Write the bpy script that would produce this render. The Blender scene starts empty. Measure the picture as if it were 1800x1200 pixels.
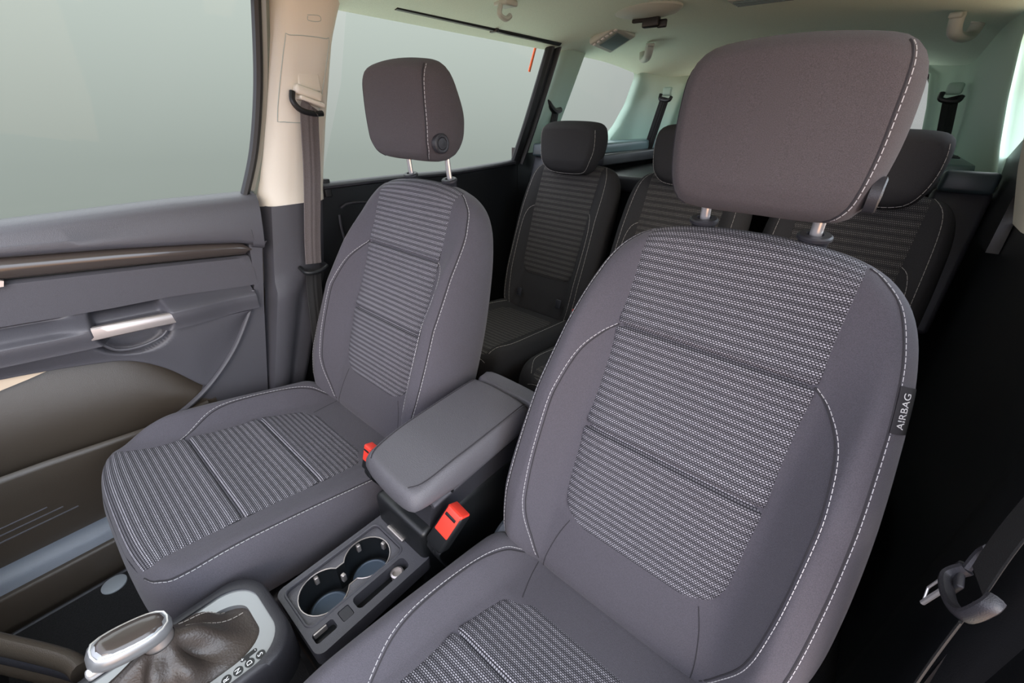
import bpy, bmesh, math, random
import numpy as np
from mathutils import Vector, Matrix
random.seed(4)
S = bpy.context.scene
C = S.collection
H = 0.26                                     # height of the seat crease above the floor; everything is built in crease heights and lifted at the end

# ------------------------------------------------------------------ camera
cam_d = bpy.data.cameras.new('camera'); cam = bpy.data.objects.new('camera', cam_d); C.objects.link(cam)
CAM = (0.507, -0.421, 0.746 + H)
YAW, PITCH, ROLL, FPX = 0.698, 0.500, 0.015, 731.0
fw = Vector((-math.sin(YAW)*math.cos(PITCH), math.cos(YAW)*math.cos(PITCH), -math.sin(PITCH)))
rt = Vector((math.cos(YAW), math.sin(YAW), 0)); up = rt.cross(fw)
r2 = rt*math.cos(ROLL) + up*math.sin(ROLL); u2 = -rt*math.sin(ROLL) + up*math.cos(ROLL)
mw = Matrix((r2, u2, -fw)).transposed().to_4x4(); mw.translation = CAM
cam.matrix_world = mw
cam_d.sensor_width = 36.0; cam_d.lens = FPX/1800*36.0; cam_d.clip_start = 0.02
S.camera = cam

# ------------------------------------------------------------------ world: pale studio yard round the car, bright sky in front, warm ground on the driver's side
W = bpy.data.worlds.new('world'); S.world = W; W.use_nodes = True
nt = W.node_tree; N = nt.nodes; Lk = nt.links; N.clear()
def wmath(op, a, b=None, clamp=False):
    n = N.new('ShaderNodeMath'); n.operation = op; n.use_clamp = clamp
    for i, v in enumerate((a, b)):
        if v is None: continue
        if isinstance(v, (int, float)): n.inputs[i].default_value = v
        else: Lk.new(v, n.inputs[i])
    return n.outputs[0]
def wmix(f, a, b):
    n = N.new('ShaderNodeMix'); n.data_type = 'RGBA'
    for s, v in ((n.inputs[0], f), (n.inputs[6], a), (n.inputs[7], b)):
        if isinstance(v, tuple): s.default_value = (*v, 1)
        elif isinstance(v, (int, float)): s.default_value = v
        else: Lk.new(v, s)
    return n.outputs[2]
tc = N.new('ShaderNodeTexCoord'); sx = N.new('ShaderNodeSeparateXYZ'); Lk.new(tc.outputs['Generated'], sx.inputs[0])
dx, dy, dz = sx.outputs
ramp = N.new('ShaderNodeValToRGB'); Lk.new(wmath('ADD', wmath('MULTIPLY', dz, 1.0), 0.5), ramp.inputs[0])
cr = ramp.color_ramp; cr.elements[0].position = 0.15; cr.elements[0].color = (.27, .29, .27, 1)
cr.elements[1].position = 0.80; cr.elements[1].color = (.66, .71, .67, 1)
e = cr.elements.new(.97); e.color = (2.6, 2.7, 2.8, 1)
e = cr.elements.new(.42); e.color = (.37, .405, .38, 1)
e = cr.elements.new(.66); e.color = (.58, .63, .59, 1)
side = ramp.outputs[0]
rear = wmath('MULTIPLY', wmath('SUBTRACT', dy, .80), 6.0, True)
ground = wmath('MULTIPLY', wmath('SUBTRACT', -.36, dz), 5.0, True)  # bright ground below the windows' view, added to lighten the ceiling
c1 = wmix(ground, wmix(rear, side, (.43, .43, .435)), (2.2, 2.35, 2.0))
front = wmath('MULTIPLY', wmath('SUBTRACT', wmath('MULTIPLY', dy, -1.0), .22), 2.0, True)
lowf = wmath('MULTIPLY', wmath('SUBTRACT', .08, dz), 4.0, True)
fcol = wmix(lowf, (2.7, 2.75, 3.3), (1.7, 1.0, .62))
c2 = wmix(front, c1, fcol)
right = wmath('MULTIPLY', wmath('SUBTRACT', dx, .25), 2.0, True)
rcol = wmix(lowf, (5.0, 5.5, 6.3), (3.0, 1.75, 1.0))
c3 = wmix(wmath('MULTIPLY', right, wmath('SUBTRACT', 1.0, rear)), c2, wmix(front, rcol, fcol))
bg = N.new('ShaderNodeBackground'); Lk.new(c3, bg.inputs[0]); bg.inputs[1].default_value = 1.0
wo = N.new('ShaderNodeOutputWorld'); Lk.new(bg.outputs[0], wo.inputs[0])
# hazy warm sun, low from the front on the driver's side
sd = bpy.data.lights.new('sun', 'SUN'); sd.energy = 1.5; sd.angle = math.radians(28); sd.color = (1, .83, .66)
sun = bpy.data.objects.new('sun', sd); C.objects.link(sun)
sun.rotation_euler = Vector((-0.80, 0.62, -0.42)).to_track_quat('-Z', 'Y').to_euler()
S.view_settings.view_transform = 'Standard'; S.view_settings.look = 'None'
S.view_settings.exposure = 0.0; S.view_settings.gamma = 1.0; S.view_settings.use_curve_mapping = False

# ------------------------------------------------------------------ materials
def newmat(name):
    m = bpy.data.materials.new(name); m.use_nodes = True
    return m, m.node_tree.nodes, m.node_tree.links, m.node_tree.nodes['Principled BSDF']
def plain(name, col, rough=.5, metal=0, bump=0, scale=400, spec=.5, sheen=0, mottle=0, coat=0):
    m, n, l, p = newmat(name)
    p.inputs['Base Color'].default_value = (*col, 1); p.inputs['Roughness'].default_value = rough
    p.inputs['Metallic'].default_value = metal; p.inputs['Specular IOR Level'].default_value = spec
    p.inputs['Sheen Weight'].default_value = sheen; p.inputs['Coat Weight'].default_value = coat
    if sheen: p.inputs['Sheen Roughness'].default_value = .5
    t = n.new('ShaderNodeTexCoord')
    if bump:
        nz = n.new('ShaderNodeTexNoise'); nz.inputs['Scale'].default_value = scale; nz.inputs['Detail'].default_value = 3
        l.new(t.outputs['Object'], nz.inputs['Vector'])
        b = n.new('ShaderNodeBump'); b.inputs['Strength'].default_value = bump; b.inputs['Distance'].default_value = .001
        l.new(nz.outputs['Fac'], b.inputs['Height']); l.new(b.outputs['Normal'], p.inputs['Normal'])
        if mottle:
            mx = n.new('ShaderNodeMix'); mx.data_type = 'RGBA'
            mx.inputs[6].default_value = (*[c*(1-mottle) for c in col], 1); mx.inputs[7].default_value = (*[c*(1+mottle) for c in col], 1)
            cr = n.new('ShaderNodeValToRGB'); cr.color_ramp.elements[0].position = .35; cr.color_ramp.elements[1].position = .65
            l.new(nz.outputs['Fac'], cr.inputs[0]); l.new(cr.outputs[0], mx.inputs[0]); l.new(mx.outputs[2], p.inputs['Base Color'])
    return m
def knit(name, dark, light, band=.0125):
    """ribbed woven fabric: rows of pale threads in bands, UV in metres"""
    m, n, l, p = newmat(name)
    p.inputs['Roughness'].default_value = .85; p.inputs['Specular IOR Level'].default_value = .25
    uv = n.new('ShaderNodeUVMap')
    br = n.new('ShaderNodeTexBrick'); br.offset = .5; br.inputs['Scale'].default_value = 1.0
    br.inputs['Brick Width'].default_value = .0042; br.inputs['Row Height'].default_value = band/4
    br.inputs['Mortar Size'].default_value = .00085; br.inputs['Mortar Smooth'].default_value = .4
    br.inputs['Color1'].default_value = (1, 1, 1, 1); br.inputs['Color2'].default_value = (.75, .75, .75, 1); br.inputs['Mortar'].default_value = (0, 0, 0, 1)
    l.new(uv.outputs[0], br.inputs['Vector'])
    sp = n.new('ShaderNodeSeparateXYZ'); l.new(uv.outputs[0], sp.inputs[0])
    a = n.new('ShaderNodeMath'); a.operation = 'MULTIPLY'; l.new(sp.outputs[1], a.inputs[0]); a.inputs[1].default_value = 2*math.pi/band
    s = n.new('ShaderNodeMath'); s.operation = 'SINE'; l.new(a.outputs[0], s.inputs[0])
    mr = n.new('ShaderNodeMapRange'); mr.inputs[1].default_value = -.9; mr.inputs[2].default_value = .5; mr.inputs[3].default_value = .36; mr.inputs[4].default_value = 1
    l.new(s.outputs[0], mr.inputs[0])
    mu = n.new('ShaderNodeMath'); mu.operation = 'MULTIPLY'; l.new(br.outputs[0], mu.inputs[0]); l.new(mr.outputs[0], mu.inputs[1])
    mx = n.new('ShaderNodeMix'); mx.data_type = 'RGBA'; mx.inputs[6].default_value = (*dark, 1); mx.inputs[7].default_value = (*light, 1)
    l.new(mu.outputs[0], mx.inputs[0]); l.new(mx.outputs[2], p.inputs['Base Color'])
    ad = n.new('ShaderNodeMath'); ad.operation = 'ADD'; l.new(mr.outputs[0], ad.inputs[0]); l.new(mu.outputs[0], ad.inputs[1])
    b = n.new('ShaderNodeBump'); b.inputs['Strength'].default_value = .38; b.inputs['Distance'].default_value = .0012
    l.new(ad.outputs[0], b.inputs['Height']); l.new(b.outputs[0], p.inputs['Normal'])
    return m
def glass(name, col=(.96, .98, .97)):
    m = bpy.data.materials.new(name); m.use_nodes = True; n = m.node_tree.nodes; l = m.node_tree.links; n.clear()
    t = n.new('ShaderNodeBsdfTransparent'); t.inputs[0].default_value = (*col, 1)
    g = n.new('ShaderNodeBsdfGlossy'); g.inputs['Roughness'].default_value = .02
    x = n.new('ShaderNodeMixShader'); x.inputs[0].default_value = .005
    o = n.new('ShaderNodeOutputMaterial'); l.new(t.outputs[0], x.inputs[1]); l.new(g.outputs[0], x.inputs[2]); l.new(x.outputs[0], o.inputs[0])
    return m
M = dict(
    cloth=plain('seat_cloth', (.080, .075, .088), .88, bump=.6, scale=900, spec=.25, sheen=.12, mottle=.16),
    cloth_wing=plain('wing_cloth', (.070, .067, .078), .88, bump=.5, scale=900, spec=.25, sheen=.1, mottle=.14),
    cloth_rear=plain('rear_seat_cloth_dimmed', (.036, .034, .034), .9, bump=.5, scale=900, spec=.2, mottle=.14),  # darker than the front cloth: dimness of the rear zone put into the colour
    cloth_head=plain('headrest_cloth', (.082, .072, .076), .9, bump=.7, scale=1100, spec=.2, sheen=.08, mottle=.18),
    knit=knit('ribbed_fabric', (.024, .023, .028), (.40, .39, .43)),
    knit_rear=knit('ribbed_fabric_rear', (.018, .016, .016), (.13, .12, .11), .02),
    thread=plain('stitch_thread', (.50, .49, .50), .7),
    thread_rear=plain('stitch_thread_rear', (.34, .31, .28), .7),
    seam=plain('seam_shadow_cloth', (.03, .028, .032), .9),
    vinyl=plain('grained_vinyl', (.095, .093, .103), .45, bump=.8, scale=650, mottle=.08),
    leather=plain('boot_leather', (.050, .040, .034), .38, bump=.7, scale=350),
    plastic=plain('grained_plastic', (.070, .069, .079), .38, bump=.5, scale=900),
    plastic_d=plain('dark_plastic', (.028, .028, .033), .42, bump=.4, scale=900),
    pocket=plain('pocket_plastic', (.050, .040, .030), .36, bump=.4, scale=800),
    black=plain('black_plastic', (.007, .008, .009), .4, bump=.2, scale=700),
    gloss=plain('piano_black_brown', (.055, .045, .040), .18, coat=.3),
    doorcloth=plain('door_insert_cloth', (.070, .068, .078), .85, bump=.5, scale=1000, mottle=.1),
    beige=plain('beige_pillar_trim', (.74, .69, .59), .62, bump=.25, scale=700),
    sage=plain('green_cast_trim', (.40, .56, .46), .6, bump=.25, scale=700),  # green light on the rear trim is put into this colour
    liner=plain('headliner_cloth', (.72, .86, .76), .95, bump=.5, scale=500, mottle=.06),  # greenish ambient tint of the roof put into the cloth colour
    rooftrim=plain('roof_fitting_plastic', (.46, .51, .47), .45),
    silver=plain('satin_silver', (.50, .46, .44), .42, metal=.8),
    satin=plain('satin_plate', (.32, .33, .34), .34, metal=.6),
    chrome=plain('chrome', (.90, .90, .90), .28, metal=.75),
    carpet=plain('carpet', (.009, .009, .010), .98, bump=1, scale=350, mottle=.4),
    sill=plain('sill_plastic', (.13, .15, .18), .35, bump=.3, scale=900),
    web=plain('belt_webbing', (.105, .090, .088), .7, bump=.6, scale=600, mottle=.2),
    web_d=plain('belt_webbing_dark', (.014, .014, .014), .75, bump=.6, scale=600),
    red=plain('buckle_red', (.80, .050, .030), .4),
    orange=plain('orange_exterior', (.9, .16, .05), .5),
    rubber=plain('window_rubber', (.010, .011, .011), .5),
    teal=plain('side_shelf_plastic', (.13, .20, .21), .35),
    cap=plain('seat_cap_plastic', (.030, .045, .050), .4),
    blue=plain('cup_floor_rubber', (.10, .14, .19), .45),
    white=plain('white_print', (.75, .75, .75), .6),
    mapliner=plain('map_pocket_beige', (.62, .50, .37), .6),
    disc=plain('mat_button', (.30, .33, .36), .5),
    glass=glass('window_glass'),
    mirrorcap=plain('painted_frame', (.16, .19, .16), .25, coat=.5),
)

# ------------------------------------------------------------------ helpers
def link(o, parent=None):
    C.objects.link(o)
    if parent is not None: o.parent = parent
    return o
def tag(o, label=None, cat=None, group=None, kind=None):
    if label: o['label'] = label
    if cat: o['category'] = cat
    if group: o['group'] = group
    if kind: o['kind'] = kind
    return o
def struct(o, label=None, cat=None):
    return tag(o, label, cat, None, 'structure')
def thing(name, loc, label, cat, group=None, kind=None):
    o = bpy.data.objects.new(name, None); o.empty_display_size = .05; o.location = loc; link(o)
    return tag(o, label, cat, group, kind)
def mesh(name, V, F, mat, parent=None, smooth=True, uv=None, angle=None):
    me = bpy.data.meshes.new(name)
    if parent is not None:
        pl = parent.matrix_basis.translation.copy(); q = parent.parent
        while q is not None: pl = pl + q.matrix_basis.translation; q = q.parent
        V = [Vector(v) - pl for v in V]
    me.from_pydata([tuple(v) for v in V], [], F); me.materials.append(mat)
    if uv is not None:
        ul = me.uv_layers.new(name='UVMap')
        for lp in me.loops: ul.data[lp.index].uv = uv[lp.vertex_index]
    bm = bmesh.new(); bm.from_mesh(me); bmesh.ops.recalc_face_normals(bm, faces=bm.faces)
    for f in bm.faces: f.smooth = smooth
    if angle:
        for e in bm.edges:
            if len(e.link_faces) == 2 and e.calc_face_angle(0) > math.radians(angle): e.smooth = False
    bm.to_mesh(me); bm.free(); me.update()
    o = bpy.data.objects.new(name, me)
    return link(o, parent)
class MB:
    """collects shapes for one mesh"""
    def __init__(s): s.V = []; s.F = []
    def add(s, V, F):
        k = len(s.V); s.V += [Vector(v) for v in V]; s.F += [tuple(i+k for i in f) for f in F]; return s
    def box(s, c, sz, bev=0, rot=None):
        bm = bmesh.new(); bmesh.ops.create_cube(bm, size=1)
        for v in bm.verts: v.co = Vector((v.co.x*sz[0], v.co.y*sz[1], v.co.z*sz[2]))
        if bev: bmesh.ops.bevel(bm, geom=bm.edges[:], offset=bev, segments=3, affect='EDGES', profile=.5)
        R = rot.to_matrix() if rot is not None else Matrix.Identity(3)
        bm.verts.index_update()
        s.add([R @ v.co + Vector(c) for v in bm.verts], [[v.index for v in f.verts] for f in bm.faces]); bm.free(); return s
    def tube(s, P, r, n=8, cap=True, flat=None):
        P = [Vector(p) for p in P]; m = len(P); V = []; F = []
        t0 = (P[1]-P[0]).normalized(); a = t0.orthogonal().normalized() if flat is None else (Vector(flat) - t0*Vector(flat).dot(t0)).normalized()
        for i, p in enumerate(P):
            t = (P[min(i+1, m-1)] - P[max(i-1, 0)]).normalized(); a = (a - t*a.dot(t)).normalized(); b = t.cross(a)
            rr = r[i] if isinstance(r, (list, tuple)) and not (len(r) == 2 and flat is not None) else r
            ra, rb = (rr if isinstance(rr, (list, tuple)) else (rr, rr))
            for k in range(n):
                w = 2*math.pi*k/n; V.append(p + a*ra*math.cos(w) + b*rb*math.sin(w))
        for i in range(m-1):
            for k in range(n): F.append((i*n+k, i*n+(k+1) % n, (i+1)*n+(k+1) % n, (i+1)*n+k))
        if cap: F.append(tuple(range(n))); F.append(tuple(range((m-1)*n, m*n)))
        return s.add(V, F)
    def lathe(s, c, prof, n=32, axis=(0, 0, 1), sy=1.0):
        q = Vector(axis).normalized().to_track_quat('Z', 'Y').to_matrix(); V = []; F = []
        for r, z in prof:
            for k in range(n):
                w = 2*math.pi*k/n; V.append(q @ Vector((r*math.cos(w), r*sy*math.sin(w), z)) + Vector(c))
        for i in range(len(prof)-1):
            for k in range(n): F.append((i*n+k, i*n+(k+1) % n, (i+1)*n+(k+1) % n, (i+1)*n+k))
        F.append(tuple(range(n))); F.append(tuple(range((len(prof)-1)*n, len(prof)*n)))
        return s.add(V, F)
    def prism(s, poly, T, d0, d1):
        n = len(poly); V = [T(a, b, d0) for a, b in poly] + [T(a, b, d1) for a, b in poly]
        F = [tuple(range(n)), tuple(range(n, 2*n))] + [(k, (k+1) % n, n+(k+1) % n, n+k) for k in range(n)]
        return s.add(V, F)
    def build(s, name, mat, parent=None, smooth=True, angle=35): return mesh(name, s.V, s.F, mat, parent, smooth, None, angle)
def crv(P, n=8, closed=False):
    """Catmull-Rom through the points"""
    P = [np.array(p, float) for p in P]; m = len(P); out = []
    rng = range(m) if closed else range(m-1)
    for i in rng:
        if closed: a, b, c, d = P[i-1], P[i], P[(i+1) % m], P[(i+2) % m]
        else: a, b, c, d = P[max(i-1, 0)], P[i], P[i+1], P[min(i+2, m-1)]
        for k in range(n):
            t = k/n; out.append(.5*((2*b)+(-a+c)*t+(2*a-5*b+4*c-d)*t*t+(-a+3*b-3*c+d)*t**3))
    if not closed: out.append(P[-1])
    return out
def resample(P, step):
    P = [np.array(p, float) for p in P]; L = [0]
    for i in range(1, len(P)): L.append(L[-1]+np.linalg.norm(P[i]-P[i-1]))
    n = max(2, int(L[-1]/step)); A = np.array(P)
    return [np.array([np.interp(L[-1]*k/n, L, A[:, j]) for j in range(A.shape[1])]) for k in range(n+1)]
def sst(a, b, x):
    t = min(1, max(0, (x-a)/(b-a))); return t*t*(3-2*t)
class Pillow:
    """closed cushion over a plane outline: front height hf and back height hb over the outline plane, edges rounded over Rf / Rb"""
    def __init__(s, outline, T, hf, hb, Rf, Rb, center=None, n=8, closed_curve=True, pw=2.0, dip=None):
        s.dip = dip
        s.o = crv(outline, n, True) if closed_curve else [np.array(p, float) for p in outline]
        s.o = resample(s.o + [s.o[0]], .012 if closed_curve else 1e9)[:-1] if closed_curve else s.o
        s.A = np.array(s.o); s.B = np.roll(s.A, -1, axis=0); s.T = T; s.hf, s.hb, s.Rf, s.Rb, s.pw = hf, hb, Rf, Rb, pw
        s.c = np.array(center if center is not None else s.A.mean(axis=0))
    def edge(s, a, b):
        p = np.array([a, b]); d = s.B - s.A; t = np.clip(((p-s.A)*d).sum(1)/np.maximum((d*d).sum(1), 1e-12), 0, 1)
        e = np.sqrt((((s.A + d*t[:, None])-p)**2).sum(1)).min()
        x, y = a, b; ins = False
        A, B = s.A, s.B
        cond = (A[:, 1] > y) != (B[:, 1] > y)
        with np.errstate(divide='ignore', invalid='ignore'): xi = A[:, 0] + (y-A[:, 1])*(B[:, 0]-A[:, 0])/(B[:, 1]-A[:, 1])
        ins = (np.count_nonzero(cond & (x < xi)) % 2) == 1
        return e if ins else 0.0
    def pr(s, e, R): return (1-(1-min(e/R, 1))**s.pw)**(1/s.pw) if R > 0 else 1
    def f(s, a, b): return s.hf(a, b)*s.pr(s.edge(a, b), s.Rf)
    def p(s, a, b, lift=0): return s.T(a, b, s.f(a, b)+lift)
    def shape(s, rings=(.12, .24, .34, .40, .44, .48, .51, .54, .57, .60, .63, .66, .69, .72, .75, .78, .81, .84, .87, .90, .92, .94, .96, .975, .985, .994)):
        n = len(s.o); V = [s.p(*s.c, -s.dip(*s.c) if s.dip else 0)]; F = []
        for r in rings:
            for q in s.o: x = s.c+(q-s.c)*r; V.append(s.p(*x, -s.dip(*x) if s.dip else 0))
        for q in s.o: V.append(s.T(q[0], q[1], 0))
        k = len(rings)+1
        for r in rings[::-1]:
            for q in s.o: x = s.c+(q-s.c)*r; V.append(s.T(x[0], x[1], -s.hb(*x)*s.pr(s.edge(*x), s.Rb)))
        V.append(s.T(*s.c, -s.hb(*s.c)*s.pr(s.edge(*s.c), s.Rb)))
        tot = 2*len(rings)+1
        for j in range(n): F.append((0, 1+j, 1+(j+1) % n))
        for i in range(tot-1):
            for j in range(n): F.append((1+i*n+j, 1+i*n+(j+1) % n, 1+(i+1)*n+(j+1) % n, 1+(i+1)*n+j))
        e = 1+(tot-1)*n
        for j in range(n): F.append((e+j, e+(j+1) % n, len(V)-1))
        return V, F
    def build(s, name, mat, parent=None, **k):
        V, F = s.shape(**k); return mesh(name, V, F, mat, parent)
def stitches(mb, P, r=.0009, dash=.0062, gap=.0022):
    P = resample(P, .002); L = 0; i = 0; step = float(np.linalg.norm(P[1]-P[0])); a = max(1, round(dash/step)); g = max(1, round(gap/step))
    while i + a < len(P): mb.tube([P[i], P[i+a]], r, 4); i += a+g
def threads(parent, name, L, r=.0006, mat=None, dash=.0055, gap=.0022):
    b = MB(); stitches(b, L, r, dash, gap); return b.build(name, mat or M['thread'], parent)
def tuck(parent, name, L, r=.0014):
    b = MB(); b.tube(L, r, 5); return b.build(name, M['seam'], parent)
def seamline(parent, P, name='seam', thread=None, r=.0009, off=None, gap=.0022):
    """a tucked seam with a dashed thread running along it"""
    b = MB(); stitches(b, P, r, gap=gap); o = b.build('stitching', thread or M['thread'], parent)
    return o
def ribbon(P, width, thick, side, n=None):
    mb = MB(); V = []; F = []; sd = Vector(side).normalized()
    P = [Vector(p) for p in P]; m = len(P)
    for i, p in enumerate(P):
        t = (P[min(i+1, m-1)]-P[max(i-1, 0)]).normalized(); s_ = (sd - t*sd.dot(t)).normalized(); nn = t.cross(s_)
        prof = [(-.5, 0), (-.47, .5), (-.2, .5), (-.17, .8), (-.06, .8), (-.03, .5), (.03, .5), (.06, .8), (.17, .8), (.2, .5), (.47, .5), (.5, 0), (.47, -.5), (-.47, -.5)]
        for a, b in prof: V.append(p + s_*a*width + nn*b*thick)
    k = 14
    for i in range(m-1):
        for j in range(k): F.append((i*k+j, i*k+(j+1) % k, (i+1)*k+(j+1) % k, (i+1)*k+j))
    F.append(tuple(range(k))); F.append(tuple(range((m-1)*k, m*k)))
    return mb.add(V, F)
def loft(sections, name, mat, parent=None, smooth=True, angle=40, closed=False):
    m = len(sections); k = len(sections[0]); V = [p for s_ in sections for p in s_]; F = []
    for i in range(m-1):
        for j in range(k if closed else k-1): F.append((i*k+j, i*k+(j+1) % k, (i+1)*k+(j+1) % k, (i+1)*k+j))
    if closed: F.append(tuple(range(k))); F.append(tuple(range((m-1)*k, m*k)))
    return mesh(name, V, F, mat, parent, smooth, None, angle)
def text_mesh(txt, size, depth, T):
    cu = bpy.data.curves.new('t', 'FONT'); cu.body = txt; cu.size = size; cu.extrude = depth; cu.align_x = 'CENTER'; cu.align_y = 'CENTER'
    ob = bpy.data.objects.new('t', cu); C.objects.link(ob); dg = bpy.context.evaluated_depsgraph_get(); dg.update()
    me = bpy.data.meshes.new_from_object(ob.evaluated_get(dg)); V = [T(v.co.x, v.co.y, v.co.z) for v in me.vertices]; F = [tuple(p.vertices) for p in me.polygons]
    bpy.data.objects.remove(ob); bpy.data.curves.remove(cu); bpy.data.meshes.remove(me)
    return V, F

# ================================================================== THE CAR BODY (setting)
XL = -0.70
def side_x(z, s=-1):                                # side walls lean inwards above the belt line
    return s*(0.745 if z < .55 else .745-(z-.55)*.20)
def ceil_z(x, y):
    base = 1.045 - .06*sst(1.5, 2.45, y) - .05*sst(.1, -.7, y)
    return base - .075*(abs(x)/.66)**2.4
# ceiling
sec = []
for i in range(50):
    y = -.50+i*.06
    sec.append([(x, y, ceil_z(x, y)) for x in np.linspace(-.67, .67, 34)])
roof = sec + [[(x, y, z+.05) for x, y, z in r_] for r_ in sec[::-1]]
ceil = loft(roof, 'ceiling', M['liner'], angle=60); struct(ceil)
# floor
fl = MB(); fl.box((0, .75, -.30), (1.55, 3.5, .08)); struct(fl.build('floor', M['carpet']))

# ---- passenger front door (door_1)
door = thing('door_1', (-.75, -.35, -.15), None, None, kind='structure')
def TD(a, b, c): return Vector((XL-.02+c, a, b))     # a=y, b=z, c=inwards
core = MB(); core.box((-.775, -.47, .19), (.05, .96, .72), .008)
core.build('door_skin', M['pocket'], door)
def curve_y(pts):
    ys = [p[0] for p in pts]; zs = [p[1] for p in pts]
    return lambda y: float(np.interp(y, ys, zs))
ztop = curve_y([(-1.0, .548), (-.44, .557), (-.18, .563), (.01, .561)])
s_top = curve_y([(-1., .545), (-.462, .500), (-.305, .483), (-.15, .462), (-.066, .448), (-.044, .440)])
s_bot = curve_y([(-1., .49), (-.48, .456), (-.255, .434), (-.046, .412), (-.04, .412)])
f_bot = curve_y([(-1., .40), (-.514, .369), (-.412, .360), (-.35, .355), (-.244, .350), (-.079, .331), (0, .325)])
a_bot = curve_y([(-1., .345), (-.538, .306), (-.402, .294), (-.261, .285), (-.094, .275), (0, .27)])
def redge(z): return float(np.interp(z, [-.2, .018, .423, .561], [-.15, -.107, -.017, .005]))
ys = list(np.linspace(-.95, -.044, 60))
# upper panel
sec = []
for y in np.linspace(-.95, .005, 70):
    zt = ztop(y); zb = s_top(min(y, -.044)) if y < -.044 else .44-(y+.044)*.3
    zz = [zt-.012, zt, zt+.001, zt-.006, zt-.02, zt-.045, (zt*.35+zb*.65), zb+.012, zb+.004, zb, zb]
    xx = [-.775, -.765, -.735, -.712, -.700, -.694, -.690, -.689, -.692, -.700, -.74]
    sec.append([(x, y+(redge(z)-.005 if y > -.03 else 0), z) for x, z in zip(xx, zz)])
loft(sec, 'upper_panel', M['plastic'], door, angle=70)
# rear face of door panel (behind the curved moulding) and top corner
edge_poly = [(-.046, .440), (.0, .44), (-.017, .423), (-.05, .28), (-.107, .018), (-.15, -.14), (-.30, -.14), (-.30, .05), (-.245, .095), (-.161, .171), (-.099, .258), (-.072, .305), (-.062, .33), (-.05, .40)]
eb = MB(); eb.prism(edge_poly, TD, -.04, .012); eb.build('rear_panel', M['plastic'], door)
# accent strip
sec = []
for y in np.linspace(-.95, -.044, 60):
    zt, zb = s_top(y), s_bot(y); k = 1 if y < -.06 else max(.2, 1-((y+.06)/.016)**2*.8); c_ = (zt+zb)/2; h = (zt-zb)/2*k
    sec.append([(-.716+.012*math.sin(math.pi*t)**.7 if 0 < t < 1 else -.73, y, c_+h*(1-2*t)) for t in (0, .06, .15, .3, .5, .7, .85, .94, 1)])
loft(sec, 'accent_strip', M['gloss'], door, angle=70)
# fabric insert
sec = []
for y in np.linspace(-.95, -.052, 60):
    zt, zb = s_bot(y)-.003, f_bot(y); ins = .004 if y < -.06 else 0
    sec.append([(-.725, y, zt), (-.712+ins, y, zt-.004), (-.706, y, zt*.5+zb*.5), (-.708, y, zb+.003), (-.73, y, zb)])
loft(sec, 'fabric_insert', M['doorcloth'], door, angle=70)
# armrest with pull recess and oblong tray
def scoop(y, z):
    cy, cz = -.33, .325; u = (y-cy)/.070; v = (z-cz)/.050
    return 1-sst(.80, 1.0, (abs(u)**3+abs(v)**3)**(1/3))
def tray(y, z):
    return (1-sst(.75, 1.05, max(abs((y+.60)/.19), 0)))*(1-sst(.5, 1.0, abs(z-(f_bot(y)-.013))/.016))
rows = []
for y in np.linspace(-.95, -.070, 220):
    zt, zb = f_bot(y)+.0, a_bot(y); r_ = []
    for t in np.linspace(0, 1, 60):
        z = zt + .002 - (zt-zb+.002)*t
        bulge = .046*sst(0, .38, t)**.8 - .006*sst(.5, 1, t)
        fade = 1-.45*sst(-.25, -.10, y)
        x = -.712 + bulge*fade
        x -= .040*scoop(y, z)
        x -= .016*tray(y, z)
        r_.append((x, y, z))
    r_.append((-.74, y, zb-.001)); rows.append(r_)
loft(rows, 'armrest', M['plastic'], door, angle=80)
# lower trim panel down to the arch over the pocket
arch = crv([(-1.0, .30), (-.75, .290), (-.55, .272), (-.418, .248), (-.359, .228), (-.307, .183), (-.26, .115), (-.244, .096)], 8)
a_y = [p[0] for p in arch]; a_z = [p[1] for p in arch]
mold = curve_y([(.096, -.244), (.171, -.161), (.258, -.099), (.305, -.072)])
rows = []
for y in np.linspace(-.95, -.09, 140):
    zt = a_bot(y)-.002
    zb = float(np.interp(y, a_y, a_z)) if y < -.244 else float(np.interp(y, [-.244, -.161, -.099, -.08], [.096, .171, .258, .275]))
    zb = min(zb, zt-.001); r_ = [(-.74, y, zt)]
    for t in np.linspace(0, 1, 22):
        z = zt+(zb-zt)*t; x = -.690 - .012*sst(.0, 1, t)
        d = math.hypot((y+.335)/.072, (z-.300)/.056)
        x -= .030*(1-sst(.86, 1.0, d)); r_.append((x, y, z))
    r_ += [(-.712, y, zb-.003), (-.745, y, zb-.004)]; rows.append(r_)
loft(rows, 'lower_trim', M['plastic'], door, angle=80)
# pull handle
hb = MB(); V = []; F = []
P4 = [(-.405, .3245), (-.258, .3135)]
sec = []
for t in np.linspace(0, 1, 16):
    y = P4[0][0]+(P4[1][0]-P4[0][0])*t; z = P4[0][1]+(P4[1][1]-P4[0][1])*t + .002*math.sin(math.pi*t)
    hh = .0145 - .001*t; x0 = -.668 + .004*math.sin(math.pi*t)
    sec.append([(x0-.012, y, z+hh), (x0-.003, y, z+hh), (x0, y, z+hh-.003), (x0+.001, y, z), (x0, y, z-hh+.003), (x0-.004, y, z-hh), (x0-.012, y, z-hh)])
hd = loft(sec, 'pull_handle', M['silver'], door, closed=True); hd['label'] = 'satin silver pull handle'
cp = MB(); cp.tube([(-.690, y, z) for y, z in crv([(-.398, .300), (-.375, .270), (-.335, .262), (-.29, .272), (-.268, .296)], 8)], .0035, 8); cp.build('handle_cup_rim', M['plastic'], door)
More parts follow.
